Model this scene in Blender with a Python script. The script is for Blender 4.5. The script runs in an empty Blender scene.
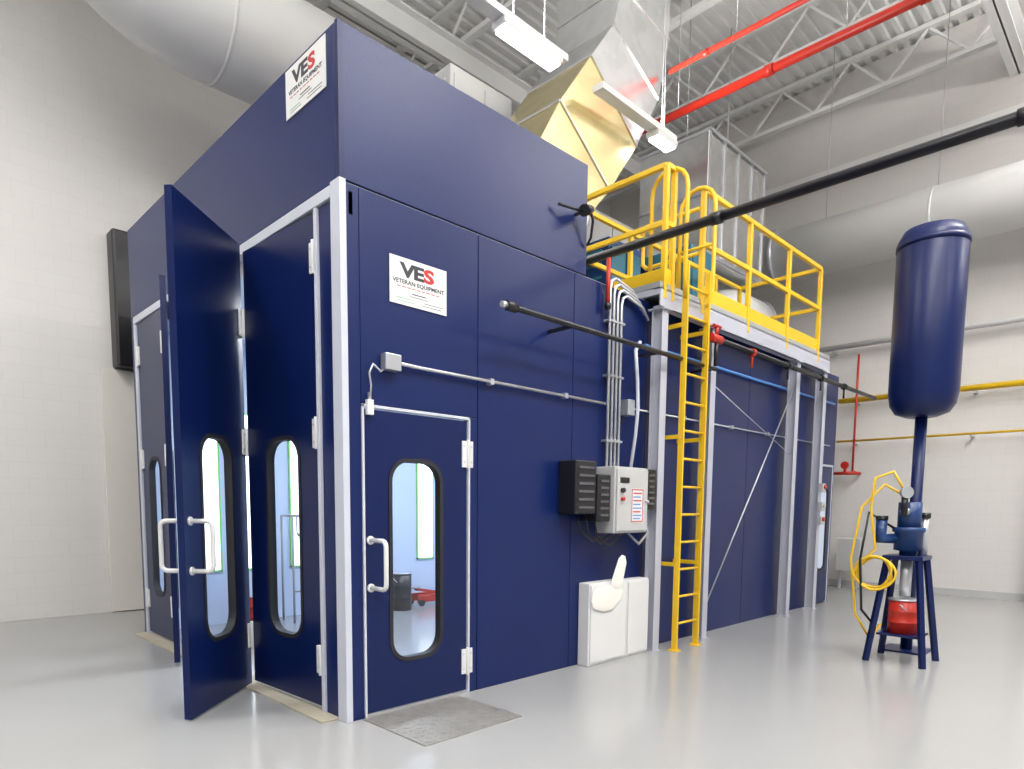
import bpy, bmesh, random
from math import *
from mathutils import Vector, Matrix
random.seed(4)
sc=bpy.context.scene
sc.view_settings.view_transform='Standard'
COL=sc.collection
# ------------------------------------------------------------------ materials
def mat(name,col,rough=.5,metal=0,bump=0,bscale=40,var=.06,vscale=3,coat=0,kind='noise',emit=None,estr=0,spec=.5):
    m=bpy.data.materials.new(name); m.use_nodes=True
    nt=m.node_tree; b=nt.nodes['Principled BSDF']
    tc=nt.nodes.new('ShaderNodeTexCoord')
    if kind=='voronoi':
        t=nt.nodes.new('ShaderNodeTexVoronoi')
    else:
        t=nt.nodes.new('ShaderNodeTexNoise'); t.inputs['Detail'].default_value=4
    t.inputs['Scale'].default_value=vscale
    nt.links.new(tc.outputs['Object'],t.inputs['Vector'])
    mx=nt.nodes.new('ShaderNodeMix'); mx.data_type='RGBA'
    mx.inputs[6].default_value=[max(0,c*(1-var)) for c in col]+[1]
    mx.inputs[7].default_value=[min(1,c*(1+var)) for c in col]+[1]
    src=t.outputs['Color'] if kind=='voronoi' else t.outputs['Fac']
    if kind=='voronoi':
        sp=nt.nodes.new('ShaderNodeSeparateColor'); nt.links.new(src,sp.inputs[0]); src=sp.outputs[0]
    nt.links.new(src,mx.inputs[0])
    nt.links.new(mx.outputs[2],b.inputs['Base Color'])
    b.inputs['Roughness'].default_value=rough; b.inputs['Metallic'].default_value=metal
    b.inputs['Specular IOR Level'].default_value=spec
    b.inputs['Coat Weight'].default_value=coat; b.inputs['Coat Roughness'].default_value=.08
    if bump:
        n=nt.nodes.new('ShaderNodeTexNoise'); n.inputs['Scale'].default_value=bscale
        nt.links.new(tc.outputs['Object'],n.inputs['Vector'])
        bp=nt.nodes.new('ShaderNodeBump'); bp.inputs['Strength'].default_value=bump; bp.inputs['Distance'].default_value=.01
        nt.links.new(n.outputs['Fac'],bp.inputs['Height']); nt.links.new(bp.outputs['Normal'],b.inputs['Normal'])
    if emit:
        b.inputs['Emission Color'].default_value=list(emit)+[1]; b.inputs['Emission Strength'].default_value=estr
    return m
def brick_mat(name,col,mortar):
    m=mat(name,col,.75,var=.04,vscale=1.5)
    nt=m.node_tree; b=nt.nodes['Principled BSDF']
    tc=nt.nodes.new('ShaderNodeTexCoord')
    sep=nt.nodes.new('ShaderNodeSeparateXYZ'); nt.links.new(tc.outputs['Object'],sep.inputs[0])
    ad=nt.nodes.new('ShaderNodeMath'); ad.operation='ADD'
    nt.links.new(sep.outputs[0],ad.inputs[0]); nt.links.new(sep.outputs[1],ad.inputs[1])
    cb=nt.nodes.new('ShaderNodeCombineXYZ'); nt.links.new(ad.outputs[0],cb.inputs[0]); nt.links.new(sep.outputs[2],cb.inputs[1])
    br=nt.nodes.new('ShaderNodeTexBrick')
    br.inputs['Scale'].default_value=1; br.inputs['Brick Width'].default_value=.4; br.inputs['Row Height'].default_value=.2
    br.inputs['Mortar Size'].default_value=.004; br.inputs['Mortar Smooth'].default_value=.5
    br.inputs['Color1'].default_value=[c*1.0 for c in col]+[1]; br.inputs['Color2'].default_value=[c*.985 for c in col]+[1]
    br.inputs['Mortar'].default_value=list(mortar)+[1]
    nt.links.new(cb.outputs[0],br.inputs['Vector']); nt.links.new(br.outputs['Color'],b.inputs['Base Color'])
    bp=nt.nodes.new('ShaderNodeBump'); bp.invert=True; bp.inputs['Strength'].default_value=.12; bp.inputs['Distance'].default_value=.004
    nt.links.new(br.outputs['Fac'],bp.inputs['Height']); nt.links.new(bp.outputs['Normal'],b.inputs['Normal'])
    return m
def glass_mat():
    m=bpy.data.materials.new('window_glass'); m.use_nodes=True; nt=m.node_tree
    for n in list(nt.nodes): nt.nodes.remove(n)
    o=nt.nodes.new('ShaderNodeOutputMaterial'); mx=nt.nodes.new('ShaderNodeMixShader')
    t=nt.nodes.new('ShaderNodeBsdfTransparent'); t.inputs[0].default_value=(.93,.96,1,1)
    g=nt.nodes.new('ShaderNodeBsdfGlossy'); g.inputs['Roughness'].default_value=.03
    mx.inputs[0].default_value=.04
    nt.links.new(t.outputs[0],mx.inputs[1]); nt.links.new(g.outputs[0],mx.inputs[2])
    nt.links.new(mx.outputs[0],o.inputs[0]); return m
def navy_mat(name,col,rough):
    m=mat(name,col,rough,var=.08,vscale=1.2,spec=.36)
    nt=m.node_tree; b=nt.nodes['Principled BSDF']
    tc=nt.nodes.new('ShaderNodeTexCoord'); v=nt.nodes.new('ShaderNodeTexVoronoi'); v.inputs['Scale'].default_value=60
    nt.links.new(tc.outputs['Object'],v.inputs['Vector'])
    bp=nt.nodes.new('ShaderNodeBump'); bp.inputs['Strength'].default_value=.12; bp.inputs['Distance'].default_value=.003
    nt.links.new(v.outputs['Distance'],bp.inputs['Height']); nt.links.new(bp.outputs['Normal'],b.inputs['Normal'])
    return m
NAVY=navy_mat('navy_embossed_panel',(.0030,.0125,.086),.34)
NAVYD=mat('navy_door_paint',(.0028,.0105,.072),.33,bump=.05,bscale=150,spec=.34)
WHT=mat('white_powder_coat',(.56,.58,.66),.4,var=.03)
WHTB=mat('bright_white_enamel',(.72,.72,.72),.35,var=.02)
LINER=mat('booth_interior_white',(.60,.70,.87),.45,var=.03)
LAV=mat('pale_grey_steel',(.46,.47,.54),.45,var=.05)
YEL=mat('safety_yellow_paint',(.80,.50,.015),.38,var=.06,vscale=6)
BLK=mat('black_pipe',(.010,.010,.013),.35,var=.3,vscale=8)
RUB=mat('black_rubber',(.015,.015,.018),.6)
DGREY=mat('dark_grey_louvre',(.09,.09,.10),.45)
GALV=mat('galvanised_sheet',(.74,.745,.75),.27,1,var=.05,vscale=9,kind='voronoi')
GALV_REFL=mat('galvanised_sheet_yellow_reflection',(.82,.70,.38),.25,1,var=.07,vscale=5,kind='voronoi')  # yellow reflection put into the base colour of galvanised sheet
COND=mat('zinc_conduit',(.58,.59,.62),.32,.7,var=.08)
GREY=mat('grey_enamel',(.36,.37,.38),.45,var=.05)
GREYL=mat('light_grey_enamel',(.50,.50,.50),.42,var=.04)
DUCTW=mat('white_duct_jacket',(.70,.70,.69),.5,bump=.12,bscale=4,var=.03)
RED=mat('red_sprinkler_paint',(.50,.025,.012),.4,var=.1)
TEAL=mat('teal_machine_paint',(.03,.17,.25),.4)
BLUE=mat('blue_pump_paint',(.012,.045,.16),.35)
CYAN=mat('light_blue_air_pipe',(.08,.25,.62),.4)
GREEN=mat('green_masking_tape',(.30,.80,.22),.6)
CREAM=mat('cream_matte',(.84,.81,.75),.9,var=.02)
CREAMP=mat('cream_door_paint',(.82,.79,.72),.5,var=.02)
SIGNW=mat('sign_white',(.72,.72,.71),.4,var=.01)
INKD=mat('sign_charcoal_ink',(.03,.03,.04),.5)
INKR=mat('sign_red_ink',(.50,.02,.02),.5)
INKG=mat('sign_green_ink',(.12,.4,.2),.5)
GLASS=glass_mat()
LAMP=mat('lamp_diffuser',(1,1,1),.5,emit=(1,.98,.95),estr=7)
LAMPB=mat('booth_lamp_diffuser',(1,1,1),.5,emit=(.92,.96,1),estr=2.0)
PLATE=mat('scuffed_tread_plate',(.34,.33,.31),.42,.5,bump=.5,bscale=60,var=.3,vscale=9)
SILL=mat('tan_concrete_sill',(.42,.38,.30),.7,bump=.2,var=.12,vscale=6)
WALLM=brick_mat('painted_block_wall',(.76,.74,.715),(.70,.68,.66))
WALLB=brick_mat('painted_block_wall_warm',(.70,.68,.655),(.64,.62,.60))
CEILM=mat('white_roof_deck',(.83,.83,.82),.6,var=.03)
STEELW=mat('white_painted_steel',(.80,.80,.79),.5,var=.04)
FLOORM=mat('light_grey_epoxy_floor',(.335,.335,.337),.17,var=.05,vscale=.7,bump=.015,bscale=3,spec=.5)
# ------------------------------------------------------------------ mesh builder
def frame(O,U,N):
    U=Vector(U).normalized();N=Vector(N).normalized();Z=Vector((0,0,1))
    M=Matrix.Identity(4)
    for i in range(3): M[i][0]=U[i];M[i][1]=Z[i];M[i][2]=N[i];M[i][3]=O[i]
    return M
class MB:
    def __init__(s,M=None): s.v=[];s.f=[];s.mi=[];s.sm=[];s.mats=[];s.M=M or Matrix.Identity(4)
    def _m(s,m):
        if m not in s.mats: s.mats.append(m)
        return s.mats.index(m)
    def add(s,vs,fs,m,smooth=False):
        b=len(s.v); k=s._m(m)
        s.v+= [s.M@Vector(p) for p in vs]
        for i,f in enumerate(fs):
            s.f.append([b+j for j in f]); s.mi.append(k)
            s.sm.append(smooth if isinstance(smooth,bool) else smooth[i])
        return s
    def box(s,a,b,m):
        x0,x1=sorted((a[0],b[0]));y0,y1=sorted((a[1],b[1]));z0,z1=sorted((a[2],b[2]))
        vs=[(x0,y0,z0),(x1,y0,z0),(x1,y1,z0),(x0,y1,z0),(x0,y0,z1),(x1,y0,z1),(x1,y1,z1),(x0,y1,z1)]
        return s.add(vs,[(0,3,2,1),(4,5,6,7),(0,1,5,4),(1,2,6,5),(2,3,7,6),(3,0,4,7)],m)
    def bar(s,p,q,w,h,m,up=(0,0,1)):
        p=Vector(p);q=Vector(q);d=(q-p).normalized();up=Vector(up)
        if abs(d.dot(up))>.99: up=Vector((1,0,0))
        r=d.cross(up).normalized();u=r.cross(d)
        vs=[]
        for c in (p,q):
            for a,b in ((-1,-1),(1,-1),(1,1),(-1,1)): vs.append(c+r*a*w/2+u*b*h/2)
        return s.add(vs,[(0,3,2,1),(4,5,6,7),(0,1,5,4),(1,2,6,5),(2,3,7,6),(3,0,4,7)],m)
    def tube(s,pts,r,m,seg=12,cap=True,closed=False):
        P=[Vector(p) for p in pts];n=len(P);rr=r if isinstance(r,(list,tuple)) else [r]*n
        up=None;vs=[]
        for i in range(n):
            if closed: d=(P[(i+1)%n]-P[i-1]).normalized()
            elif i==0: d=(P[1]-P[0]).normalized()
            elif i==n-1: d=(P[-1]-P[-2]).normalized()
            else:
                d=((P[i+1]-P[i]).normalized()+(P[i]-P[i-1]).normalized()).normalized()
            if up is None:
                up=Vector((0,0,1)) if abs(d.z)<.9 else Vector((1,0,0))
            a=(up-d*up.dot(d)).normalized();b=d.cross(a);up=a
            k=1.0
            if 0<i<n-1:
                c=(P[i]-P[i-1]).normalized().dot(d); k=1/max(.6,c)
            for j in range(seg):
                t=2*pi*j/seg; vs.append(P[i]+(a*cos(t)+b*sin(t))*rr[i]*(1 if k<1.02 else (1+(k-1)*.5)))
        fs=[];sm=[]
        for i in range(n if closed else n-1):
            for j in range(seg):
                i2=(i+1)%n
                fs.append((i*seg+j,i*seg+(j+1)%seg,i2*seg+(j+1)%seg,i2*seg+j));sm.append(True)
        if cap and not closed:
            fs.append(tuple(reversed(range(seg))));sm.append(False)
            fs.append(tuple(range((n-1)*seg,n*seg)));sm.append(False)
        return s.add(vs,fs,m,sm)
    def obj(s,name,parent=None,bevel=0,origin=None):
        if origin is None:
            if parent is not None: origin=(0,0,0)
            else:
                mn=[min(v[i] for v in s.v) for i in range(3)];mx=[max(v[i] for v in s.v) for i in range(3)]
                origin=((mn[0]+mx[0])/2,(mn[1]+mx[1])/2,mn[2])
        if parent is not None:
            off=Vector(parent['_o'])
        else: off=Vector(origin)
        me=bpy.data.meshes.new(name); me.from_pydata([v-off for v in s.v],[],s.f)
        for m in s.mats: me.materials.append(m)
        for p,k,q in zip(me.polygons,s.mi,s.sm): p.material_index=k;p.use_smooth=q
        bm=bmesh.new();bm.from_mesh(me);bmesh.ops.recalc_face_normals(bm,faces=bm.faces);bm.to_mesh(me);bm.free()
        o=bpy.data.objects.new(name,me);COL.objects.link(o)
        if parent is not None: o.parent=parent;o['_o']=list(off)
        else: o.location=off;o['_o']=list(off)
        if bevel:
            md=o.modifiers.new('bevel','BEVEL');md.width=bevel;md.segments=2;md.limit_method='ANGLE';md.angle_limit=radians(50)
        return o
def thing(name,label,cat,o,group=None,parent=None):
    e=bpy.data.objects.new(name,None);COL.objects.link(e);e.empty_display_size=.1
    e['_o']=list(o)
    if parent is not None:
        e.parent=parent; e.location=Vector(o)-Vector(parent['_o'])
    else:
        e.location=o
        e['label']=label;e['category']=cat
        if group:e['group']=group
    return e
def tag(o,label,cat,group=None):
    o['label']=label;o['category']=cat
    if group:o['group']=group
    return o
def struct(o): o['kind']='structure';return o
def arc(c,r,a0,a1,n,ax=(1,0,0),ay=(0,0,1)):
    c=Vector(c);ax=Vector(ax);ay=Vector(ay)
    return [c+ax*r*cos(a0+(a1-a0)*i/n)+ay*r*sin(a0+(a1-a0)*i/n) for i in range(n+1)]
def rrect(u0,v0,u1,v1,r,k=8):
    out=[]
    for (cx,cy,a) in ((u1-r,v1-r,0),(u0+r,v1-r,90),(u0+r,v0+r,180),(u1-r,v0+r,270)):
        out.append([(cx+r*cos(radians(a+90*i/k)),cy+r*sin(radians(a+90*i/k))) for i in range(k+1)])
    return out
def plate_hole(mb,W,Hh,hole,r,w0,w1,m,u0=0,v0=0):
    arcs=rrect(*hole,r);K=len(arcs[0]);flat=[p for a in arcs for p in a];N=len(flat)
    cor=[(u0+W,v0+Hh),(u0,v0+Hh),(u0,v0),(u0+W,v0)]
    vs=[];
    for w in (w0,w1):
        vs+=[(p[0],p[1],w) for p in flat]+[(c[0],c[1],w) for c in cor]
    S=N+4;fs=[];sm=[]
    for k in range(2):
        o=k*S
        for c in range(4):
            for j in range(K-1): fs.append((o+N+c,o+c*K+j,o+c*K+j+1));sm.append(False)
            c2=(c+1)%4
            fs.append((o+N+c,o+c*K+K-1,o+c2*K,o+N+c2));sm.append(False)
    for j in range(N): fs.append((j,(j+1)%N,S+(j+1)%N,S+j));sm.append(False)
    for c in range(4): fs.append((N+c,N+(c+1)%4,S+N+(c+1)%4,S+N+c));sm.append(False)
    mb.add(vs,fs,m,sm)
def ring(mb,hole,r,wid,w0,w1,m):
    a=[p for q in rrect(*hole,r) for p in q]
    h2=(hole[0]+wid,hole[1]+wid,hole[2]-wid,hole[3]-wid)
    b=[p for q in rrect(*h2,max(.01,r-wid)) for p in q];N=len(a)
    vs=[(p[0],p[1],w0) for p in a]+[(p[0],p[1],w0) for p in b]+[(p[0],p[1],w1) for p in a]+[(p[0],p[1],w1) for p in b]
    fs=[]
    for j in range(N):
        k=(j+1)%N
        fs+= [(j,k,N+k,N+j),(2*N+j,2*N+k,3*N+k,3*N+j),(j,k,2*N+k,2*N+j),(N+j,N+k,3*N+k,3*N+j)]
    mb.add(vs,fs,m,False)
def pane(mb,hole,r,w0,w1,m):
    a=[p for q in rrect(*hole,r) for p in q];N=len(a)
    vs=[(p[0],p[1],w0) for p in a]+[(p[0],p[1],w1) for p in a]
    fs=[tuple(range(N)),tuple(reversed(range(N,2*N)))]+[(j,(j+1)%N,N+(j+1)%N,N+j) for j in range(N)]
    mb.add(vs,fs,m,False)
def text(mb,s,u,v,size,m,w=.004,sx=1,shear=0,th=.001,bold=0):
    c=bpy.data.curves.new('t','FONT');c.body=s;c.size=size;c.align_x='LEFT';c.align_y='CENTER';c.extrude=th;c.shear=shear
    c.resolution_u=3;c.offset=bold;c.space_character=1+bold*6
    o=bpy.data.objects.new('t',c);COL.objects.link(o)
    dg=bpy.context.evaluated_depsgraph_get();me=bpy.data.meshes.new_from_object(o.evaluated_get(dg))
    xs=[p.co.x for p in me.vertices];xc=(min(xs)+max(xs))/2
    mb.add([((p.co.x-xc)*sx+u,p.co.y+v,p.co.z+w) for p in me.vertices],[tuple(f.vertices) for f in me.polygons],m)
    bpy.data.objects.remove(o);bpy.data.curves.remove(c);bpy.data.meshes.remove(me)
# ------------------------------------------------------------------ room
CH=9.5
struct(MB().box((-9,-13,-.15),(11.6,6.6,0),FLOORM).obj('floor'))
struct(MB().box((-9,6.3,0),(11.6,6.6,CH),WALLM).obj('wall_north'))
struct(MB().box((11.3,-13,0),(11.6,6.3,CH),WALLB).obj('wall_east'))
mb=MB();vs=[];y=-13
prof=[]
while y<6.3:
    prof+=[(y,CH),(y+.06,CH),(y+.08,CH+.05),(y+.16,CH+.05),(y+.18,CH)];y+=.2
for x in (-9,11.6):
    vs+=[(x,p[0],p[1]) for p in prof]
N=len(prof);mb.add(vs,[(i,i+1,N+i+1,N+i) for i in range(N-1)],CEILM)
mb.box((-9,-13,CH+.06),(11.6,6.6,CH+.1),CEILM)
struct(mb.obj('ceiling'))
k=1
for x in (1.0,3.0,5.0,7.0,9.0,10.9):
    mb=MB();mb.box((x-.06,-13,CH-.09),(x+.06,6.3,CH-.02),STEELW);mb.box((x-.06,-13,CH-.75),(x+.06,6.3,CH-.68),STEELW)
    y=-13;s=0
    while y<6.2:
        mb.bar((x,y,CH-.08 if s else CH-.7),(x,min(6.3,y+.6),CH-.7 if s else CH-.08),.035,.035,STEELW);y+=.6;s=1-s
    struct(mb.obj('trim_%d'%k));k+=1
for y in (4.6,-1.6):
    mb=MB();mb.box((-9,y-.12,CH-1.15),(11.3,y+.12,CH-1.12),STEELW);mb.box((-9,y-.01,CH-1.15),(11.3,y+.01,CH-.76),STEELW);mb.box((-9,y-.12,CH-.79),(11.3,y+.12,CH-.76),STEELW)
    struct(mb.obj('trim_%d'%k));k+=1
for y in (3.6,-2.4):
    mb=MB();mb.box((11.0,y-.12,0),(11.03,y+.12,CH),STEELW);mb.box((11.03,y-.01,0),(11.28,y+.01,CH),STEELW);mb.box((11.26,y-.12,0),(11.29,y+.12,CH),STEELW)
    struct(mb.obj('trim_%d'%k));k+=1
mb=MB();mb.box((11.1,-13,7.6),(11.3,6.3,7.8),STEELW);struct(mb.obj('trim_%d'%k));k+=1
mb=MB();mb.box((11.27,-13,0),(11.3,6.3,.12),GREYL);struct(mb.obj('baseboard_east'))
# narrow door on north wall
rd=thing('utility_door','plain cream door panel beneath a black roller housing','door',(.3,6.2,0))
mb=MB();mb.box((.1,6.22,.01),(.75,6.27,3.28),CREAMP);mb.obj('door_panel',rd,bevel=.003)
mb=MB();mb.box((.25,6.0,3.3),(.85,6.28,5.05),BLK);mb.obj('roller_housing',rd,bevel=.03)
# ------------------------------------------------------------------ paint booth
BX,BY,BZ,HT=8.85,4.45,3.55,4.49
bo=(BX/2,BY/2,0)
booth=thing('paint_booth','large navy blue vehicle paint booth with folding glazed doors','paint booth',bo)
g=.003
def P(a,b,m=NAVY,name='wall_panel',bev=.004): return MB().box(a,b,m).obj(name,booth,bevel=bev)
P((.035,0,0),(.135,.06,BZ-.012));P((.135+g,0,2.165),(1.19-g,.06,BZ-.012));P((1.105,0,0),(1.19-g,.06,2.165-g))
xs=[1.19,2.34,3.5,4.65,5.8,6.95,8.0,BX]
for a,b in zip(xs,xs[1:]): P((a+g,0,0),(b-g,.06,BZ-.012))
P((BX-.06,.06,0),(BX,BY-.06,BZ-.012));
for a,b in ((.06,1.5),(1.5,3),(3,4.5),(4.5,6),(6,7.5),(7.5,BX)): P((a+g,BY-.06,0),(b-g,BY,BZ-.012))
P((.0,.0,BZ),(2.5,.05,HT),name='header_panel')
P((0,.05,BZ),(.05,BY,HT),name='header_panel')
P((2.45,.05,BZ),(2.5,BY,HT),name='header_panel');P((.05,BY-.05,BZ),(2.45,BY,HT),name='header_panel')
MB().box((.02,.02,HT-.05),(2.48,BY-.02,HT-.02),NAVY).obj('header_roof',booth)
MB().box((.01,.01,BZ-.05),(BX-.01,BY-.01,BZ-.005),GREY).obj('roof',booth)
mb=MB();mb.box((-.006,-.006,BZ),(.03,.03,HT),NAVYD);mb.obj('header_edge_trim',booth)
mb=MB();mb.box((-.015,-.015,0),(0.035,.1,BZ),WHT);mb.obj('corner_post',booth,bevel=.004)
P((0,.103,0),(.06,.275,BZ-.1),name='jamb_panel')
MB().box((-.02,.278,0),(.06,.315,BZ-.1),WHT).obj('door_jamb',booth,bevel=.004)
MB().box((-.02,.1,BZ-.095),(.06,BY-.13,BZ-.02),WHT).obj('door_head',booth,bevel=.004)
MB().box((-.02,BY-.19,0),(.06,BY-.13,BZ-.1),WHT).obj('door_jamb',booth,bevel=.004)
P((0,BY-.127,0),(.06,BY,BZ-.012),name='jamb_panel')
MB().box((.06,.0,BZ-.2),(.09,BY,BZ-.06),WHT).obj('door_track',booth)
MB().box((1.2,.07,0),(BX-.07,.09,BZ-.06),LINER).obj('interior_lining',booth)
MB().box((.1,.07,2.25),(1.2,.09,BZ-.06),LINER).obj('interior_lining',booth)
MB().box((.1,BY-.09,0),(BX-.07,BY-.07,BZ-.06),LINER).obj('interior_lining',booth)
MB().box((BX-.09,.09,0),(BX-.07,BY-.09,BZ-.06),LINER).obj('interior_lining',booth)
MB().box((.1,.09,BZ-.1),(BX-.09,BY-.09,BZ-.06),LINER).obj('interior_ceiling',booth)
for x in (.72,1.25,1.95,4.05,6.0,7.6):
    l=thing('interior_light',0,0,(x,BY-.1,1.5),parent=booth)
    M=frame((x,BY-.09,0),(1,0,0),(0,-1,0))
    mb=MB(M);mb.box((-.14,.68,0),(.14,2.6,.02),LAMPB);mb.obj('diffuser',l)
    mb=MB(M)
    mb.box((-.162,.658,0),(-.14,2.622,.025),GREEN);mb.box((.14,.658,0),(.162,2.622,.025),GREEN);mb.box((-.162,.658,0),(.162,.68,.025),GREEN);mb.box((-.162,2.6,0),(.162,2.622,.025),GREEN)
    mb.obj('masking_border',l)
for x in (1.6,3.8,6.2):
    l=bpy.data.lights.new('booth_lamp','AREA');l.shape='RECTANGLE';l.size=2.0;l.size_y=.5;l.energy=75;l.color=(.92,.96,1)
    o=bpy.data.objects.new('booth_lamp',l);COL.objects.link(o);o.location=(x,2.2,3.4)
mb=MB();mb.box((-.14,.1,0),(.06,BY-.1,.012),SILL);mb.obj('door_sill',booth)
def hinge(M,u,v,parent):
    mb=MB(M);mb.box((u-.055,v-.1,0),(u-.012,v+.1,.012),WHTB);mb.box((u+.012,v-.1,0),(u+.055,v+.1,.012),WHTB)
    mb.tube([(u,v-.11,.014),(u,v+.11,.014)],.013,WHTB,10)
    for du in (-.036,.036):
        for dv in (-.06,.06): mb.tube([(u+du,v+dv,.01),(u+du,v+dv,.016)],.008,COND,8)
    mb.obj('hinge',parent,bevel=.002)
def handle(M,u,v,parent,sgn=1,w0=0,L=.16,h=.34):
    mb=MB(M);c=.04
    pts=[(u,v-h/2,w0),(u,v-h/2,w0+sgn*(L-c))]+[(u,v-h/2+c-c*cos(t),w0+sgn*(L-c+c*sin(t))) for t in (pi/6,pi/3,pi/2)]
    pts+=[(u,v+h/2-c+c*sin(t),w0+sgn*(L-c+c*cos(t))) for t in (0,pi/6,pi/3)]+[(u,v+h/2,w0+sgn*(L-c)),(u,v+h/2,w0)]
    mb.tube(pts,.016,WHTB,10)
    for s in (-1,1): mb.tube([(u,v+s*h/2,w0),(u,v+s*h/2,w0+sgn*.012)],.03,WHTB,12)
    mb.obj('handle',parent)
def leaf(name,A,B,N,z0,z1,hole,r,t=.05):
    A=Vector(A);B=Vector(B);W=(B-A).length
    e=thing(name,0,0,((A.x+B.x)/2,(A.y+B.y)/2,z0),parent=booth)
    M=frame((A.x,A.y,0),(B-A),N)
    mb=MB(M);plate_hole(mb,W,z1-z0,hole,r,-t,0,NAVYD,0,z0);mb.obj('door_panel',e)
    mb=MB(M);ring(mb,(hole[0]-.02,hole[1]-.02,hole[2]+.02,hole[3]+.02),r+.02,.03,-t-.006,.006,RUB);mb.obj('window_gasket',e)
    mb=MB(M);pane(mb,(hole[0]+.005,hole[1]+.005,hole[2]-.005,hole[3]-.005),r,-t/2-.003,-t/2+.003,GLASS);mb.obj('window_pane',e)
    return e,M,W
e,M,W=leaf('personnel_door',(.165,.0,0),(1.075,.0,0),(0,-1,0),.03,2.13,(.205,.37,.655,1.80),.15)
handle(M,.03,1.08,e,h=.33,L=.19)
hinge(M,W+.005,1.88,e);hinge(M,W+.005,.26,e)
mb=MB(M);mb.box((-.03,0.0,-.05),(-.012,2.16,.012),WHT);mb.box((W+.012,0,-.05),(W+.03,2.16,.012),WHT);mb.box((-.03,2.14,-.05),(W+.03,2.16,.012),WHT);mb.obj('door_frame',e,bevel=.003)
mb=MB(M);mb.box((-.03,0,-.06),(W+.03,.025,.01),COND);mb.obj('threshold',e)
mb=MB(M);mb.box((.0,2.09,.005),(.05,2.19,.035),WHTB);mb.box((.015,2.17,.01),(.035,2.24,.03),COND);mb.obj('door_contact_switch',e,bevel=.003)
hA=(-.05,1.36);jA=(0,.33)
def nrm(A,B):
    d=(Vector(B)-Vector(A)).normalized();return (d.y,-d.x,0)
e,M,W=leaf('folding_door_leaf',(*hA,0),(*jA,0),nrm(hA,jA),.04,3.44,(.30,.50,.77,1.97),.16)
for v in (3.15,1.98,.38): hinge(M,W-.005,v,e)
fB=(-.77,.74)
e,M,W=leaf('folding_door_leaf',(*fB,0),(hA[0]-.01,hA[1]+.03,0),nrm(fB,hA),.015,3.50,(.25,.50,.71,1.97),.16)
for v in (2.9,1.98,.42): hinge(M,W-.005,v,e)
handle(M,.07,1.2,e);handle(M,.07,1.2,e,-1,-.05)
hD=(-.02,3.36);jD=(0,4.25)
e,M,W=leaf('folding_door_leaf',(*jD,0),(*hD,0),nrm(jD,hD),.04,3.44,(.24,.50,.62,1.97),.14)
for v in (3.1,1.98,.42): hinge(M,.005,v,e)
fC=(-.33,2.43)
e,M,W=leaf('folding_door_leaf',(hD[0]-.005,hD[1]-.01,0),(*fC,0),nrm(hD,fC),.04,3.46,(.28,.50,.68,1.97),.14)
for v in (3.1,1.98,.42): hinge(M,.005,v,e)
e=thing('service_door',0,0,(8.3,0,0),parent=booth)
M=frame((8.08,0,0),(1,0,0),(0,-1,0))
mb=MB(M);plate_hole(mb,.6,2.1,(.14,.55,.46,1.8),.1,.0,.03,NAVYD,0,.03);mb.obj('door_panel',e)
mb=MB(M);ring(mb,(.12,.53,.48,1.82),.12,.03,.005,.04,RUB);mb.obj('window_gasket',e)
mb=MB(M);pane(mb,(.14,.55,.46,1.8),.1,.01,.016,LINER);mb.obj('window_pane',e)
mb=MB(M);mb.box((-.03,0,0),(-.003,2.16,.035),WHT);mb.box((.603,0,0),(.63,2.16,.035),WHT);mb.box((-.03,2.133,0),(.63,2.16,.035),WHT);mb.obj('door_frame',e)
def bucket(x,y,r,h,m,label,z=0):
    e=thing('drum','%s'%label,'drum',(x,y,z))
    mb=MB();pts=[(x,y,z),(x,y,z+h*.33),(x,y,z+h*.34),(x,y,z+h*.36),(x,y,z+h*.66),(x,y,z+h*.68),(x,y,z+h*.7),(x,y,z+h)]
    mb.tube(pts,[r,r,r*1.05,r,r,r*1.05,r,r],m,20);mb.obj('drum_body',e)
    mb=MB();mb.tube([(x,y,z+h),(x,y,z+h+.015)],r*1.05,COND,20);mb.obj('lid',e)
    mb=MB();mb.tube(arc((x,y,z+h*.9),r*1.06,pi*.0,pi,10,(1,0,0),(0,-.7,-.7)),.006,COND,6);mb.obj('bail_handle',e)
bucket(3.2,3.8,.14,.52,BLK,'black steel drum with a shiny lid')
fj=thing('floor_jack','red hydraulic floor jack','floor jack',(3.85,4.0,0))
o_=.12
mb=MB();mb.box((3.45+o_,3.9,.05),(4.1+o_,3.93,.17),RED);mb.box((3.45+o_,4.1,.05),(4.1+o_,4.13,.17),RED);mb.box((3.9+o_,3.93,.06),(4.1+o_,4.1,.16),RED);mb.obj('chassis',fj,bevel=.01)
for x in (3.5+o_,4.05+o_):
    for y in (3.88,4.15):
        mb=MB();mb.tube([(x,y-.02,.05),(x,y+.02,.05)],.05,BLK,14);mb.obj('wheel',fj)
mb=MB();mb.bar((4.0+o_,4.015,.15),(3.5+o_,4.015,.24),.08,.04,RED);mb.tube([(3.5+o_,4.015,.25),(3.5+o_,4.015,.28)],.06,GREY,12);mb.obj('lift_arm',fj)
mb=MB();mb.tube([(4.05+o_,4.015,.15),(4.35+o_,4.015,.7)],.018,COND,8);mb.obj('handle',fj)
bucket(1.12,4.0,.13,.36,RED,'small red steel drum inside the booth')
rk=thing('drying_rack','light steel drying rack with hanging hooks','rack',(1.75,3.9,0))
mb=MB()
for x in (1.55,2.05):
    mb.tube([(x,3.8,0),(x,3.8,1.35)],.015,GREY,8);mb.tube([(x,4.1,0),(x,4.1,1.35)],.015,GREY,8);mb.tube([(x,3.8,1.35),(x,4.1,1.35)],.015,GREY,8)
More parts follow.
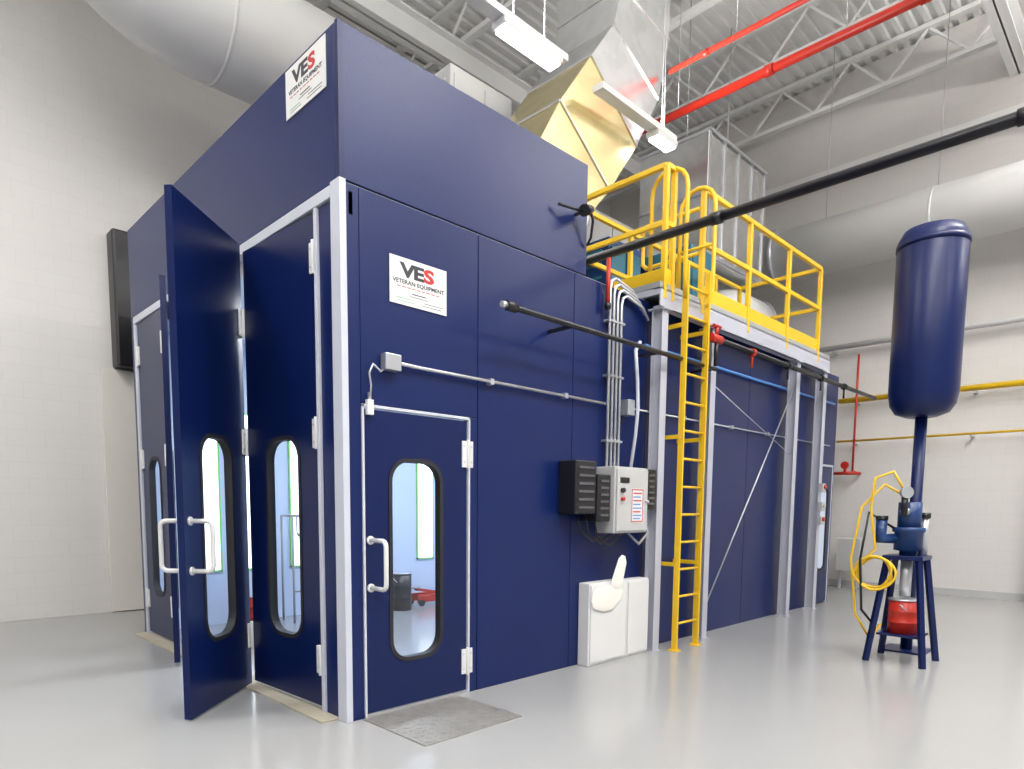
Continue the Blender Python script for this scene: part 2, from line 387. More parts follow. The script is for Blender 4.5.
mb.tube([(1.55,3.8,1.35),(2.05,3.8,1.35)],.015,GREY,8);mb.tube([(1.55,3.8,.4),(2.05,3.8,.4)],.012,GREY,8);mb.obj('rack_frame',rk)
for i in range(8):
    x=1.6+i*.058;mb=MB();mb.tube([(x,3.8,1.35),(x,3.79,1.15),(x+.01,3.77,1.1),(x+.02,3.79,1.13)],.008,BLK,6);mb.obj('hook',rk)
# ------------------------------------------------------------------ signs
def sign(O,U,N,W,Hh,label):
    e=thing('company_sign',label,'sign',O)
    M=frame(O,U,N)
    mb=MB(M);mb.box((0,0,0),(W,Hh,.006),SIGNW);mb.obj('sign_board',e)
    mb=MB(M);c=W*.5;s=Hh*.40
    text(mb,'V',c-W*.20,Hh*.73,s,INKD,.0065,1.5,0,bold=.005);text(mb,'E',c-W*.0,Hh*.73,s,INKD,.0065,1.5,0,bold=.005);text(mb,'S',c+W*.175,Hh*.73,s,INKR,.0065,1.6,0,bold=.005)
    mb.obj('logo_lettering',e)
    mb=MB(M);text(mb,'VETERAN EQUIPMENT',c,Hh*.49,Hh*.125,INKD,.0065,1.15,bold=.0005);mb.obj('name_lettering',e)
    mb=MB(M)
    def b(u0,u1,v,m,h=.006): mb.box((W*u0,Hh*v-h/2,.006),(W*u1,Hh*v+h/2,.0075),m)
    for i in range(9): b(.12+i*.085,.18+i*.085,.385,INKR,.005)
    b(.38,.62,.275,INKD,.006);b(.34,.66,.215,INKD,.003);b(.1,.36,.14,INKG,.003);b(.58,.92,.14,INKD,.003);b(.12,.40,.08,INKG,.003);b(.55,.9,.08,INKD,.003)
    mb.obj('small_print',e)
sign((.37,-.002,2.87),(1,0,0),(0,-1,0),.5,.315,'white company sign with dark and red lettering on the navy wall')
sign((-.002,.68,4.15),(0,-1,0),(-1,0,0),.54,.315,'white company sign with dark and red lettering on the booth header')
# ------------------------------------------------------------------ conduit and boxes on south wall
cj=thing('electrical_conduit','galvanised conduit run with a junction box above the door','conduit',(.35,0,2.4))
mb=MB();mb.box((.29,-.07,2.40),(.42,-.002,2.51),COND);mb.obj('junction_box',cj,bevel=.006)
mb=MB();mb.tube([(.42,-.035,2.46),(.6,-.035,2.455),(2.78,-.035,2.45)],.013,COND,10);mb.obj('conduit_pipe',cj)
mb=MB();mb.tube([(3.17,-.035,2.45),(8.5,-.035,2.45)],.009,COND,8);mb.obj('conduit_pipe',cj)
for x in (1.3,2.2,4.2,5.3,6.3): mb=MB();mb.box((x-.02,-.05,2.43),(x+.02,-.002,2.475),COND);mb.obj('conduit_strap',cj)
mb=MB();mb.box((3.06,-.1,2.37),(3.17,-.002,2.52),COND);mb.obj('junction_box',cj,bevel=.006)
mb=MB();mb.tube([(.31,-.03,2.41),(.26,-.05,2.38),(.20,-.05,2.42),(.17,-.05,2.36),(.19,-.04,2.28),(.19,-.03,2.22)],.007,COND,8);mb.obj('flexible_conduit',cj)
cb=thing('conduit_bundle','bundle of vertical galvanised conduits above a control cabinet','conduit',(2.95,0,1.9))
for i,x in enumerate((2.80,2.86,2.92,2.98)):
    mb=MB();zt=3.60-.04*i
    top=[(x,-.05,zt-.1),(x+.02,-.05,zt-.03),(x+.08,-.05,zt+.0),(x+.35,-.05,zt-.05),(x+.45,-.05,zt-.15)]
    mb.tube([(x,-.05,1.865)]+top,.014,COND,10);mb.obj('conduit_pipe',cb)
mb=MB();mb.tube([(3.18,-.06,1.865),(3.22,-.08,2.2),(3.19,-.12,2.45),(3.17,-.12,2.7),(3.2,-.07,3.0),(3.3,-.05,3.1)],.018,WHT,10);mb.obj('flexible_conduit',cb)
for z in (2.1,2.7,3.2): mb=MB();mb.box((2.77,-.068,z),(3.02,-.002,z+.02),COND);mb.obj('conduit_strap',cb)
cc=thing('control_cabinet','grey metal electrical control cabinet with a warning label','electrical cabinet',(3.02,-.14,1.25))
cx0,cx1=2.70,3.24
mb=MB();mb.box((cx0,-.22,1.24),(cx1,-.002,1.86),GREYL);mb.obj('cabinet_body',cc,bevel=.008)
mb=MB();mb.box((cx0+.02,-.24,1.26),(cx1-.02,-.221,1.84),GREYL);mb.obj('cabinet_door',cc,bevel=.006)
M=frame((cx0,-.24,1.24),(1,0,0),(0,-1,0))
mb=MB(M);mb.box((.24,.10,0),(.44,.42,.004),SIGNW);mb.box((.245,.105,.004),(.435,.115,.005),INKR);mb.box((.245,.405,.004),(.435,.415,.005),INKR);mb.box((.245,.105,.004),(.255,.415,.005),INKR);mb.box((.425,.105,.004),(.435,.415,.005),INKR)
for i,v in enumerate((.37,.335,.30,.265,.23,.195,.16,.13)): mb.box((.27,v,.004),(.41-.02*(i%2),v+.012,.005),INKR if i in (0,2,5) else CYAN)
mb.obj('warning_label',cc)
for a in (((.09,.4,0),(.09,.4,.03),.022,BLK),((.09,.32,0),(.09,.32,.03),.018,RED),((.49,.3,0),(.49,.3,.03),.014,COND)):
    mb=MB(M);mb.tube([a[0],a[1]],a[2],a[3],12);mb.obj('switch',cc)
mb=MB(M);mb.box((.06,.47,0),(.2,.52,.006),BLK);mb.obj('data_plate',cc)
def vent(x0,x1,z0,z1,lab,d=.18):
    e=thing('vented_enclosure',lab,'enclosure',((x0+x1)/2,-.12,z0))
    mb=MB();mb.box((x0,-d,z0),(x1,-.002,z1),BLK);mb.obj('enclosure_body',e,bevel=.012)
    n=6
    for i in range(n):
        mb=MB();z=z0+.06+(z1-z0-.12)*i/(n-1);mb.box((x0+.04,-d-.012,z-.01),(x1-.04,-d-.001,z+.01),DGREY);mb.obj('louvre',e)
vent(2.16,2.45,1.42,1.89,'black vented enclosure mounted on the navy wall',.2)
vent(2.47,2.67,1.35,1.78,'smaller black vented enclosure beside the control cabinet',.2)
vent(3.27,3.455,1.46,1.86,'small black vented enclosure beside the control cabinet')
for i in range(3):
    x=2.3+.1*i;mb=MB();mb.tube([(x,-.1-.02*i,1.41),(x+.03,-.12-.02*i,1.27-.03*i),(x+.2,-.14-.02*i,1.17-.02*i),(x+.4,-.1-.02*i,1.21),(x+.45,-.1-.02*i,1.235)],.009,BLK,8)
    tag(mb.obj('cable_loop'),'black cable looping beneath the control cabinet','cable','cables below the control cabinet')
mb=MB();mb.tube([(3.1,-.1,1.235),(3.25,-.13,1.12),(3.40,-.13,1.22),(3.42,-.08,1.38),(3.40,-.06,1.455)],.012,GREY,8)
tag(mb.obj('cable_loop'),'grey cable curving up from the control cabinet','cable')
def cab(x0,x1,h,lab):
    e=thing('low_cabinet',lab,'cabinet',((x0+x1)/2,-.08,0))
    mb=MB();mb.box((x0,-.13,0),(x1,-.005,h),WHTB);mb.obj('cabinet_body',e,bevel=.008)
    mb=MB();mb.box((x0+.015,-.145,.03),(x1-.015,-.131,h-.02),WHTB);mb.obj('cabinet_door',e,bevel=.004)
cab(2.47,3.06,.78,'wide low white metal cabinet standing against the navy wall')
cab(3.07,3.45,.77,'narrow low white metal cabinet beside the wider one')
mb=MB()  # mitten-shaped stand-in for an unidentified pale smear
mb.tube([(2.42,-.20,.66),(2.47,-.20,.64),(2.60,-.20,.625),(2.72,-.20,.63),(2.82,-.20,.67),(2.87,-.20,.72)],[.04,.10,.125,.125,.10,.04],CREAM,18)
mb.tube([(2.76,-.20,.65),(2.80,-.20,.76),(2.85,-.20,.88),(2.885,-.20,.97),(2.90,-.20,1.02)],[.10,.09,.08,.07,.03],CREAM,18)
mb.v=[Vector((v.x+.06,-.157+(v.y+.2)*.07,v.z)) for v in mb.v]
tag(mb.obj('cream_smear'),'flat cream stand-in for an unidentified smear on the front of the white cabinet','blob')
# ------------------------------------------------------------------ pipes
bp=thing('air_pipe','black steel air line running along the navy wall','pipe',(2.8,-.2,2.9))
mb=MB();mb.tube([(1.25,-.28,2.965),(4.4,-.28,2.965)],.022,BLK,12);mb.obj('pipe_run',bp)
mb=MB();mb.tube([(1.22,-.28,2.965),(1.32,-.28,2.965)],.036,BLK,12);mb.obj('pipe_fitting',bp)
mb=MB();mb.tube([(1.17,-.28,2.965),(1.22,-.28,2.965)],.024,COND,12);mb.obj('pipe_end_cap',bp)
for x in (2.0,3.3,4.35): mb=MB();mb.bar((x,-.28,2.965),(x,-.002,2.965),.02,.03,BLK);mb.obj('pipe_bracket',bp)
bp=thing('air_pipe','black steel pipe with red valve carried by the platform columns','pipe',(6.5,-.3,3.2))
mb=MB();mb.tube([(4.3,-.3,3.27),(9.6,-.3,3.27)],.03,BLK,12);mb.tube([(4.35,-.3,3.27),(4.35,-.3,2.99)],.022,BLK,10);mb.obj('pipe_run',bp)
mb=MB();mb.tube([(4.22,-.3,3.27),(4.44,-.3,3.27)],.045,RED,12);mb.tube([(4.35,-.3,3.3),(4.35,-.3,3.4)],.02,RED,10);mb.tube([(4.28,-.3,3.4),(4.42,-.3,3.4)],.02,RED,10);mb.obj('valve',bp)
for x in (5.2,6.2,7.3,8.2): mb=MB();mb.tube([(x-.03,-.3,3.27),(x+.03,-.3,3.27)],.045,RED if x<6 else BLK,12);mb.tube([(x,-.3,3.27),(x,-.3,3.1)],.014,RED if x<6 else BLK,8);mb.obj('pipe_fitting',bp)
mb=MB();mb.tube([(3.4,-.04,3.09),(8.6,-.04,3.09)],.016,CYAN,10);tag(mb.obj('blue_air_pipe'),'thin blue compressed air pipe along the navy wall','pipe')
bp=thing('gas_pipe','thick black overhead pipe leaving the booth wall','pipe',(3.15,-2,3.9))
mb=MB();mb.tube([(3.15,.95,3.97),(3.15,-9,3.97)],.042,BLK,14);mb.obj('pipe_run',bp)
for y in (.6,-.9,-3.0): mb=MB();mb.tube([(3.15,y-.05,3.97),(3.15,y+.05,3.97)],.053,BLK,14);mb.obj('pipe_fitting',bp)
mb=MB();mb.tube([(2.75,-.06,3.75),(2.75,-.06,3.35)],.02,RED,8);mb.tube([(2.75,-.06,3.35),(2.75,-.06,3.3)],.03,BLK,8)
tag(mb.obj('sprinkler_drop_pipe'),'short red sprinkler drop pipe against the navy wall','pipe')
sp=thing('spotlight','small black spotlight on an arm on the booth header','spotlight',(2.25,0,4.0))
mb=MB();mb.bar((2.33,-.002,4.02),(2.33,-.12,4.02),.02,.02,BLK);mb.obj('arm',sp)
mb=MB();mb.tube([(2.28,-.14,4.0),(2.42,-.1,4.06)],[.05,.035],BLK,12);mb.tube([(2.42,-.1,4.06),(2.47,-.09,3.98),(2.48,-.06,3.85),(2.48,-.02,3.8)],.012,BLK,8);mb.obj('lamp_head',sp)
mb=MB();mb.tube([(2.05,-.05,4.01),(2.28,-.12,4.0)],.012,BLK,8);mb.obj('bracket',sp)
# ------------------------------------------------------------------ platform
pf=thing('access_platform','raised steel access platform with yellow guard rails','platform',(5.6,.4,0))
DZ=3.68
for x in (3.52,4.52,6.82,7.78):
    c=thing('column',0,0,(x,-.13,0),parent=pf)
    mb=MB();w=.055
    mb.box((x-w,-.19,0.012),(x+w,-.183,DZ-.24),LAV);mb.box((x-w,-.077,0.012),(x+w,-.07,DZ-.24),LAV);mb.box((x-.006,-.183,0.012),(x+.006,-.077,DZ-.24),LAV)
    mb.obj('column_shaft',c)
    mb=MB();mb.box((x-.065,-.20,0),(x+.065,-.05,.014),LAV);mb.obj('base_plate',c)
    mb=MB();mb.box((x-.08,-.22,DZ-.255),(x+.08,-.04,DZ-.24),LAV);mb.obj('cap_plate',c)
mb=MB();mb.box((3.42,-.19,DZ-.24),(7.9,-.18,DZ-.06),LAV);mb.box((3.42,-.19,DZ-.24),(7.9,-.11,DZ-.23),LAV);mb.box((3.42,-.19,DZ-.07),(7.9,-.11,DZ-.06),LAV);mb.obj('edge_beam',pf)
mb=MB();mb.box((3.42,-.18,DZ-.12),(3.47,1.05,DZ-.06),LAV);mb.obj('edge_beam',pf)
mb=MB();mb.box((7.85,-.18,DZ-.12),(7.9,1.05,DZ-.06),LAV);mb.obj('edge_beam',pf)
mb=MB();mb.box((3.42,-.18,DZ-.055),(7.9,1.05,DZ),GREY)
x=3.5
while x<7.9: mb.box((x,-.17,DZ),(x+.006,1.04,DZ+.008),GREY);x+=.08
mb.obj('deck',pf)
for x in (4.65,5.8,6.9): MB().box((x,.3,BZ),(x+.08,1.0,DZ-.055),LAV).obj('roof_support',pf)
RT=4.78;RM=4.25
def rail(pts,posts,nm='guard_rail',toe=None):
    e=thing(nm,0,0,(pts[0][0],pts[0][1],DZ),parent=pf)
    for a,b in zip(pts,pts[1:]):
        mb=MB();mb.bar((*a,RT),(*b,RT),.05,.05,YEL);mb.obj('top_rail',e,bevel=.006)
        mb=MB();mb.bar((*a,RM),(*b,RM),.04,.05,YEL);mb.obj('mid_rail',e,bevel=.006)
        mb=MB();mb.bar((*a,DZ+.07),(*b,DZ+.07),.012,.15,YEL);mb.obj('toe_board',e)
    for p in posts:
        MB().box((p[0]-.025,p[1]-.025,DZ-.15),(p[0]+.025,p[1]+.025,RT),YEL).obj('rail_post',e,bevel=.005)
rail([(3.5,1.0),(3.5,-.17)],[(3.5,1.0),(3.5,-.17)])
rail([(3.5,-.17),(3.62,-.17)],[(3.64,-.17)])
rail([(4.22,-.17),(7.45,-.17)],[(4.22,-.17),(5.3,-.17),(6.4,-.17),(7.45,-.17)])
rail([(7.45,-.17),(7.45,1.0)],[(7.45,1.0)])
rail([(3.5,1.0),(7.45,1.0)],[(4.6,1.0),(5.7,1.0),(6.7,1.0)])
gt=thing('safety_gate',0,0,(4.2,0,DZ),parent=pf)
mb=MB()
mb.tube([(4.2,-.14,4.6),(4.2,.5,4.6),(4.2,.55,4.55),(4.2,.55,4.2),(4.2,.5,4.15),(4.2,-.14,4.15)],.022,YEL,10);mb.tube([(4.2,.2,4.15),(4.2,.2,4.6)],.018,YEL,8);mb.obj('gate_frame',gt)
mb=MB();mb.tube([(6.78,-.14,3.05),(4.58,-.14,.32)],.009,COND,6);mb.obj('brace_cable',pf)
mb=MB();mb.tube([(4.58,-.15,2.85),(6.78,-.15,2.2)],.005,COND,6);mb.obj('brace_cable',pf)
# ladder
ld=thing('ladder','yellow fixed steel ladder climbing to the raised platform','ladder',(3.9,-.27,0))
xl,xr,ly=3.70,4.13,-.30
for x in (xl,xr):
    mb=MB();mb.bar((x,ly,0.01),(x,ly,3.9),.022,.065,YEL,up=(0,1,0));
    mb.obj('side_rail',ld,bevel=.004)
    mb=MB();mb.box((x-.05,ly-.05,0),(x+.05,ly+.05,.012),YEL);mb.obj('foot_plate',ld)
    mb=MB();xo=x-.06 if x==xl else x+.06
    mb.tube([(x,ly,3.55),(xo,ly-.02,3.75),(xo,ly-.02,4.55)]+arc((xo,ly+.18,4.6),.2,pi,0,8,(0,1,0),(0,0,1))+[(xo,ly+.38,3.69)],.022,YEL,10)
    mb.tube([(xo,ly-.02,4.2),(xo,ly+.38,4.2)],.018,YEL,8);mb.obj('grab_rail',ld)
for i in range(13):
    z=.28+i*.283
    mb=MB();mb.tube([(xl,ly,z),(xr,ly,z)],.013,YEL,10);mb.obj('rung',ld)
for z in (.9,2.2,3.3):
    for x in (xl,xr): MB().box((x-.015,ly,z-.02),(x+.015,-.002,z+.02),YEL).obj('standoff_bracket',ld)
for z,m in ((1.72,RED),(1.45,GREYL),(1.25,RED)):
    e=thing('pull_station','small wall switch box mounted on a platform column','switch',(7.78,-.2,z),group='switches on the platform column')
    mb=MB();mb.box((7.72,-.25,z),(7.84,-.192,z+.13),GREYL);mb.obj('switch_box',e,bevel=.005)
    mb=MB();mb.tube([(7.78,-.25,z+.08),(7.78,-.275,z+.08)],.03,m,12);mb.obj('button',e)
# ------------------------------------------------------------------ floor plate
mb=MB();mb.box((.11,-.72,0),(.97,-.02,.008),PLATE)
for i in range(14):
    for j in range(11):
        x=.15+i*.06;y=-.69+j*.062
        if (i+j)%2: mb.bar((x-.015,y-.01,.009),(x+.015,y+.01,.009),.008,.003,PLATE)
        else: mb.bar((x-.015,y+.01,.009),(x+.015,y-.01,.009),.008,.003,PLATE)
tag(mb.obj('tread_plate'),'scuffed steel tread plate on the floor before the personnel door','floor plate')
# ------------------------------------------------------------------ ducts
dk=thing('rectangular_duct','large galvanised rectangular duct bending up to the ceiling','duct',(3.5,1.75,3.55))
A_,B_=1.08,1.0
rings=[((3.45,1.75,3.56),.0),((3.45,1.75,4.6),0),((3.62,1.75,5.1),.30),((4.02,1.75,5.65),.60),((4.52,1.72,6.33),.60),((4.93,1.7,6.95),.40),((5.10,1.7,7.6),.12),((5.10,1.7,8.5),0),((5.10,1.7,CH),0)]
def rr(c,t):
    cx,cy,cz=c;a,b=A_/2,B_/2;ct=1/(1+.25*t)
    return [(cx+dx*a*ct,cy+dy*b,cz-t*dx*a) for dx,dy in ((-1,-1),(1,-1),(1,1),(-1,1))]
R_=[rr(*r) for r in rings]
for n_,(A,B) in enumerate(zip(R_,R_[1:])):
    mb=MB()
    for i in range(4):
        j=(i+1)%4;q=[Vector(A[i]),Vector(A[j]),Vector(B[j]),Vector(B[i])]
        mb.add(q,[(0,1,2,3)],GALV_REFL if (i in (0,3) and n_ in (2,3)) else GALV)  # lower bend faces carry the painted yellow reflection
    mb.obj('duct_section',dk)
for A in R_[1:-1]:
    mb=MB()
    for i in range(4): mb.bar(A[i],A[(i+1)%4],.028,.028,GALV)
    mb.obj('duct_flange',dk)
rdk=thing('round_duct','large white jacketed round duct with an elbow above the booth','duct',(0,4,6.5))
mb=MB();cen=(.75,4.1,8.4);pts=[(-.75,4.1,CH-.02),(-.75,4.1,8.4)]+arc(cen,1.5,pi,1.5*pi,10)[1:]+[(2.9,4.1,6.9)]
mb.tube(pts,.62,DUCTW,32);mb.obj('duct_body',rdk)
for x in (.9,2.3,2.85): mb=MB();mb.tube([(x-.02,4.1,6.9),(x+.02,4.1,6.9)],.628,DUCTW,32);mb.obj('duct_band',rdk)
rdk=thing('round_duct','long white round duct high along the block wall','duct',(10.4,-1,6.1))
mb=MB();mb.tube([(10.4,3.2,6.15),(10.4,-9,6.15)],.46,DUCTW,32);mb.obj('duct_body',rdk)
for y in (3.1,-.8,-2.5): mb=MB();mb.tube([(10.4,y-.02,6.15),(10.4,y+.02,6.15)],.468,DUCTW,32);mb.obj('duct_band',rdk)
mb=MB();mb.tube([(10.4,1.75,6.15),(10.4,1.65,6.15)],.52,COND,32);mb.obj('duct_collar',rdk)
for y in (.9,-.8): mb=MB();mb.tube([(10.4,y,6.6),(10.4,y,CH)],.008,COND,6);mb.obj('hanger_rod',rdk)
rdk=thing('round_duct','white round duct rising from the booth roof behind the railing','duct',(8.0,1.8,3.6))
mb=MB();mb.tube([(8.0,1.8,3.56),(8.0,1.8,4.0)]+arc((8.7,1.8,4.0),.7,pi,.5*pi,8)[1:]+[(9.4,1.8,4.7)],.5,DUCTW,28);mb.obj('duct_body',rdk)
mb=MB();mb.tube([(9.4,1.8,4.7),(9.45,1.8,4.7)],.53,COND,28);mb.obj('duct_band',rdk)
rc=thing('rectangular_duct','silver ribbed rectangular duct stack above the booth','duct',(8.2,1.9,5.3))
mb=MB();mb.box((7.1,1.4,5.28),(9.0,2.6,7.1),GALV);mb.obj('duct_section',rc,bevel=.01)
for x in (7.13,7.59,8.05,8.51,8.97): mb=MB();mb.box((x-.018,1.38,5.28),(x+.018,1.399,7.1),COND);mb.obj('duct_flange',rc)
for z in (5.3,7.08): mb=MB();mb.box((7.08,1.36,z-.02),(9.02,1.38,z+.02),COND);mb.obj('duct_flange',rc)
for z in (5.3,6.2,7.08): mb=MB();mb.box((7.08,1.38,z-.02),(7.1,2.6,z+.02),COND);mb.obj('duct_flange',rc)
for x in (7.4,8.7): mb=MB();mb.tube([(x,1.95,7.1),(x,1.95,CH)],.01,COND,6);mb.obj('hanger_rod',rc)
def ahu(a,b,m,lab,m2=None):
    e=thing('air_handling_unit',lab,'air handler',((a[0]+b[0])/2,(a[1]+b[1])/2,a[2]))
    mb=MB();mb.box(a,b,m);mb.obj('unit_casing',e,bevel=.015)
    w=(b[0]-a[0])
    for u,v in ((.05,.47),(.53,.95)):
        mb=MB();mb.box((a[0]+u*w,a[1]-.02,a[2]+.1),(a[0]+v*w,a[1]-.001,b[2]-.1),m2 or m);mb.obj('access_panel',e,bevel=.006)
    n=7
    for i in range(n):
        mb=MB();z=a[2]+.15+(b[2]-a[2]-.3)*i/(n-1);mb.box((a[0]-.02,a[1]+.1,z-.015),(a[0]-.001,b[1]-.1,z+.015),m2 or m);mb.obj('louvre',e)
ahu((6.35,1.2,BZ),(7.0,2.3,5.2),TEAL,'tall teal air handling unit on the booth roof')
ahu((4.5,1.25,BZ),(5.2,2.2,4.8),BLUE,'dark blue fan unit on the booth roof behind the railing',TEAL)
ahu((5.4,1.3,BZ),(6.15,2.2,4.7),NAVYD,'low navy fan unit on the booth roof',GREY)
ahu((3.1,2.6,BZ),(4.15,3.4,6.78),GREYL,'pale grey air handling unit rising behind the booth header')
ahu((5.4,2.5,BZ),(7.0,3.8,5.9),GREYL,'wide pale grey air handling unit on the booth roof')
# ------------------------------------------------------------------ strip lights, with added fill lamps
def lamp(x,y,z,sx,sy,en,up=False):
    l=bpy.data.lights.new('strip_fill_lamp','AREA');l.shape='RECTANGLE';l.size=sx;l.size_y=sy;l.energy=en;l.color=(1,.98,.95)  # bare area lamp, added as fill
    o=bpy.data.objects.new('strip_fill_lamp',l);COL.objects.link(o);o.location=(x,y,z)
    if up: o.rotation_euler=(pi,0,0)
def strip(x0,x1,y,z,down=0,up=0,lab='white linear fluorescent light hung below the ceiling; those out of view are added as fill'):
    e=thing('strip_light',lab,'light fixture',((x0+x1)/2,y,z),group='linear ceiling lights')
    mb=MB();mb.box((x0,y-.09,z+.03),(x1,y+.09,z+.10),WHTB);mb.obj('fixture_housing',e,bevel=.01)
    mb=MB();mb.box((x0+.03,y-.075,z),(x1-.03,y+.075,z+.03),LAMP);mb.obj('diffuser',e,bevel=.01)
    for x in (x0+.2,x1-.2): mb=MB();mb.tube([(x,y,z+.10),(x,y,CH)],.004,COND,6);mb.obj('suspension_wire',e)
    if down: lamp((x0+x1)/2,y,z-.03,x1-x0,.5,down)
    if up: lamp((x0+x1)/2,y,z+.18,x1-x0,.4,up,True)  # upward fill lamp added to brighten ceiling and walls
strip(2.35,3.2,1.0,6.02,up=60);strip(5.0,5.45,1.0,6.02,up=60)
for a,b in ((.6,3.3),(3.9,5.45)):
    mb=MB();mb.box((a,.93,6.121),(b,1.07,6.19),STEELW);tag(mb.obj('lighting_channel'),'white steel channel carrying the strip lights','channel','lighting channels')
for x in (-6,-2,2,6): strip(x,x+2.4,-4.2,7.6,down=155,up=300)  # row out of view, added to light the room
for x in (-6,-2,2.5): strip(x,x+2.4,-9,7.6,down=130,up=200)  # second unseen row, also added as fill
strip(-4.5,-2.1,2.0,8.0,down=200,up=240)  # unseen fixture added as fill on the left
strip(8.6,10.0,-7,7.2,down=110,up=160)  # unseen fixture added as fill on the far right
# ------------------------------------------------------------------ red sprinkler pipes
def redpipe(x,y0,y1,z,r):
    e=thing('sprinkler_pipe','red sprinkler main hung below the roof joists','sprinkler pipe',(x,(y0+y1)/2,z),group='red sprinkler pipes')
    mb=MB();mb.tube([(x,y0,z),(x,y1,z)],r,RED,14);mb.obj('pipe_run',e)
    y=y1-.5
    while y>y0+.3: mb=MB();mb.tube([(x,y-.05,z),(x,y+.05,z)],r*1.25,RED,14);mb.obj('coupling',e);y-=1.7
    y=y1-.9
    while y>y0+.3: mb=MB();mb.tube([(x,y,z+r),(x,y,CH)],.006,COND,6);mb.obj('hanger_rod',e);y-=2.2
redpipe(6.3,-9,2.35,7.0,.055);redpipe(5.5,-9,1.1,7.05,.03)
# ------------------------------------------------------------------ east wall services
def wallpipe(name,z,m,r,y0,y1,lab,x=11.1):
    e=thing(name,lab,'pipe',(x,(y0+y1)/2,z))
    mb=MB();mb.tube([(x,y0,z),(x,y1,z)],r,m,12);mb.obj('pipe_run',e)
    y=y1-.3
    while y>y0: mb=MB();mb.box((x-.02,y-.02,z-r-.03),(11.298,y+.02,z-r),COND);mb.obj('pipe_bracket',e);y-=1.8
wallpipe('yellow_gas_pipe',3.5,YEL,.05,-9,.75,'yellow gas pipe along the block wall')
wallpipe('yellow_gas_pipe',2.75,YEL,.02,-9,.75,'thin yellow gas pipe along the block wall')
wallpipe('grey_pipe',4.5,WHTB,.05,-9,1.2,'white pipe along the block wall')
mb=MB();mb.tube([(11.29,.38,2.15),(11.0,.38,2.15),(11.0,.75,2.15)],.03,RED,10);mb.tube([(11.0,.55,2.15),(11.0,.55,2.3)],.025,RED,10);mb.tube([(11.0,.55,2.3),(10.96,.55,2.3)],.07,RED,14)
mb.tube([(11.0,.42,2.15),(11.0,.42,3.35),(11.0,.42,4.3)],.02,RED,8)
tag(mb.obj('sprinkler_valve'),'red sprinkler riser and valve assembly on the block wall','valve')
pb=thing('pedestal_panel','grey electrical enclosure on a short stand by the wall','electrical box',(10.9,.3,0))
mb=MB();mb.box((10.7,.12,.35),(10.95,.52,.95),GREYL);mb.obj('enclosure_body',pb,bevel=.01)
for y in (.16,.44): mb=MB();mb.box((10.76,y,0),(10.8,y+.04,.35),GREY);mb.obj('stand_leg',pb)
# ------------------------------------------------------------------ pump stand
px,py=4.96,-2.05
ps=thing('paint_pump','blue pneumatic paint pump on a steel leg stand','pump',(px,py,0))
for a,b in ((-.22,-.22),(.22,-.22),(-.22,.22),(.22,.22)):
    mb=MB();mb.bar((px+a*1.1,py+b*1.1,0),(px+a*.6,py+b*.6,1.02),.045,.045,NAVYD);mb.obj('leg',ps)
mb=MB();mb.box((px-.17,py-.17,1.0),(px+.17,py+.17,1.04),NAVYD);mb.obj('top_plate',ps,bevel=.005)
mb=MB();mb.box((px-.18,py-.18,.26),(px+.18,py+.18,.28),NAVYD);mb.obj('shelf',ps,bevel=.004)
mb=MB();mb.tube([(px,py,1.04),(px,py,1.08),(px,py,1.09),(px,py,1.26),(px,py,1.27),(px,py,1.31)],[.07,.07,.12,.12,.14,.14],BLUE,20);mb.tube([(px,py,1.31),(px,py,1.55)],.1,BLUE,20);mb.obj('pump_body',ps)
mb=MB();mb.tube([(px-.1,py,1.46),(px-.20,py,1.46)],.035,COND,12);mb.tube([(px-.20,py,1.42),(px-.20,py,1.62)],.03,BLK,12);mb.tube([(px-.20,py-.0,1.64),(px-.23,py-.03,1.64)],.055,COND,16);mb.obj('regulator',ps)
mb=MB();mb.tube([(px,py,1.0),(px,py,.64)],.05,COND,14);mb.obj('suction_tube',ps)
mb=MB();mb.tube([(px-.06,py+.08,1.2),(px-.14,py+.2,1.2),(px-.14,py+.2,1.38)],.05,BLUE,12);mb.tube([(px-.14,py+.2,1.38),(px-.14,py+.2,1.42)],.055,BLK,12);mb.obj('filter',ps)
mb=MB();mb.tube([(px+.12,py-.1,1.04),(px+.12,py-.1,1.4)],.04,COND,12);mb.tube([(px+.12,py-.1,1.4),(px+.12,py-.1,1.45)],.05,BLK,12);mb.obj('filter',ps)
mb=MB();pts=[]
for i in range(0,90):
    t=i/89*2*pi*3.0;pts.append((px-.22+.05*sin(t*.6),py+.22+(.16+.03*sin(t*1.7))*cos(t),.86+(.15+.02*cos(t*.8))*sin(t)))
mb.tube(pts+[(px-.22,py+.22,1.1),(px-.22,py+.28,1.5),(px-.2,py+.26,1.78),(px-.15,py+.12,1.84),(px-.1,py,1.6)],.012,YEL,8)
tag(mb.obj('yellow_air_hose'),'coiled yellow air hose hanging on the blue pump stand','hose')
mb=MB();mb.tube([(px-.05,py+.02,1.6),(px-.12,py+.2,1.72),(px-.22,py+.36,1.5),(px-.26,py+.42,1.0),(px-.24,py+.36,.45),(px-.15,py+.24,.2),(px-.05,py+.18,.35)],.012,YEL,8)
tag(mb.obj('yellow_air_hose'),'long yellow air hose sagging toward the floor beside the pump','hose')
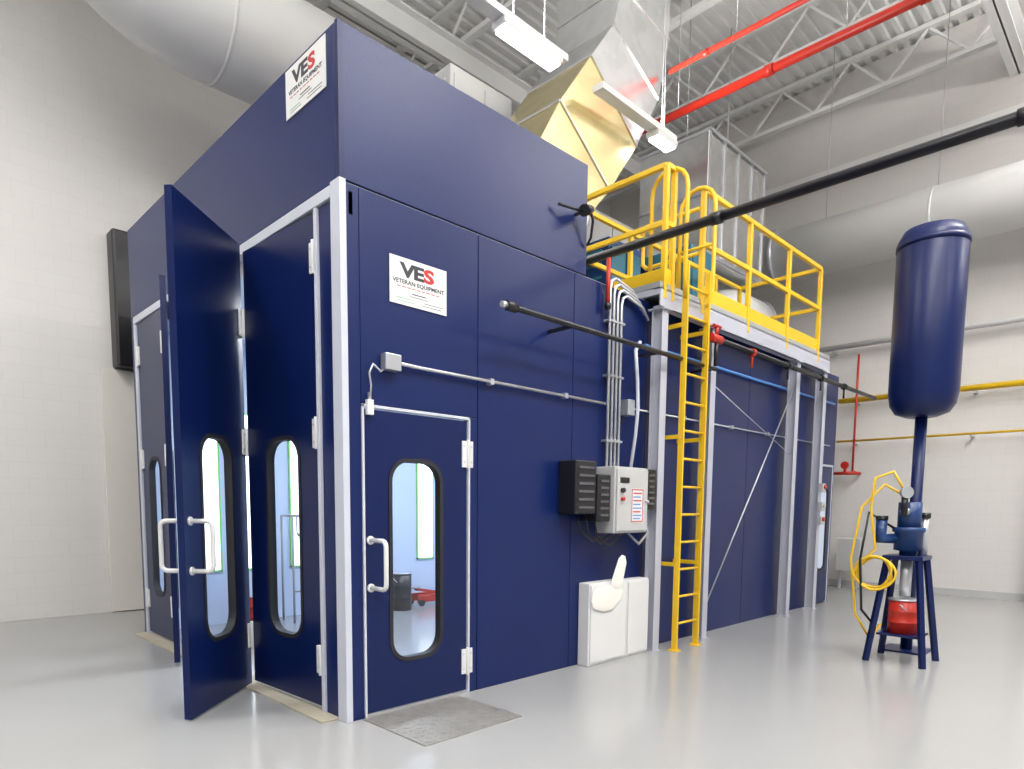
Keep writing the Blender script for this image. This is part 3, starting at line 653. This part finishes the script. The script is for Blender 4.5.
mb=MB();mb.tube([(px-.1,py+.1,1.3),(px-.2,py+.30,1.45),(px-.28,py+.33,1.0),(px-.26,py+.3,.5),(px-.19,py+.2,.35)],.012,BLK,8);tag(mb.obj('black_air_hose'),'black rubber hose looping from the blue pump','hose')
bucket(px+.0,py+.0,.13,.32,RED,'red steel drum on the shelf of the blue pump stand',.281)
dx,dy=5.55,-1.95
dc=thing('dust_collector','navy cylindrical dust collector standing on a steel post','dust collector',(dx,dy,0))
mb=MB();mb.tube([(dx,dy,2.42),(dx,dy,2.46),(dx,dy,2.54),(dx,dy,2.66),(dx,dy,4.15),(dx,dy,4.25)],[.14,.24,.29,.31,.31,.26],NAVYD,28);mb.obj('collector_body',dc)
mb=MB();mb.tube([(dx,dy,.02),(dx,dy,2.43)],.055,NAVYD,14);mb.box((dx-.2,dy-.2,0),(dx+.2,dy+.2,.02),NAVYD);mb.obj('support_post',dc)
mb=MB();mb.tube([(dx,dy,4.08),(dx,dy,4.13)],.318,NAVYD,28);mb.obj('clamp_band',dc)
# ------------------------------------------------------------------ world, camera
w=bpy.data.worlds.new('World');sc.world=w;w.use_nodes=True
w.node_tree.nodes['Background'].inputs[0].default_value=(.99,.98,.97,1);w.node_tree.nodes['Background'].inputs[1].default_value=.5
for o in bpy.data.objects:
    if '_o' in o: del o['_o']
cam=bpy.data.cameras.new('camera');co=bpy.data.objects.new('camera',cam);COL.objects.link(co)
yaw,pit,rol=.8021,-.0944,.0068
f=Vector((cos(pit)*cos(yaw),cos(pit)*sin(yaw),sin(pit)));r=f.cross(Vector((0,0,1))).normalized();u=r.cross(f)
r2=cos(rol)*r+sin(rol)*u;u2=-sin(rol)*r+cos(rol)*u
Mx=Matrix.Identity(4)
for i in range(3): Mx[i][0]=r2[i];Mx[i][1]=u2[i];Mx[i][2]=-f[i]
Mx.translation=(-2.3177,-3.8446,1.4789)
co.matrix_world=Mx
cam.sensor_width=36;cam.lens=656.62/1024*36;cam.shift_x=(512-496.02)/1024;cam.shift_y=(569.03-384.5)/1024
cam.clip_end=100
sc.camera=co
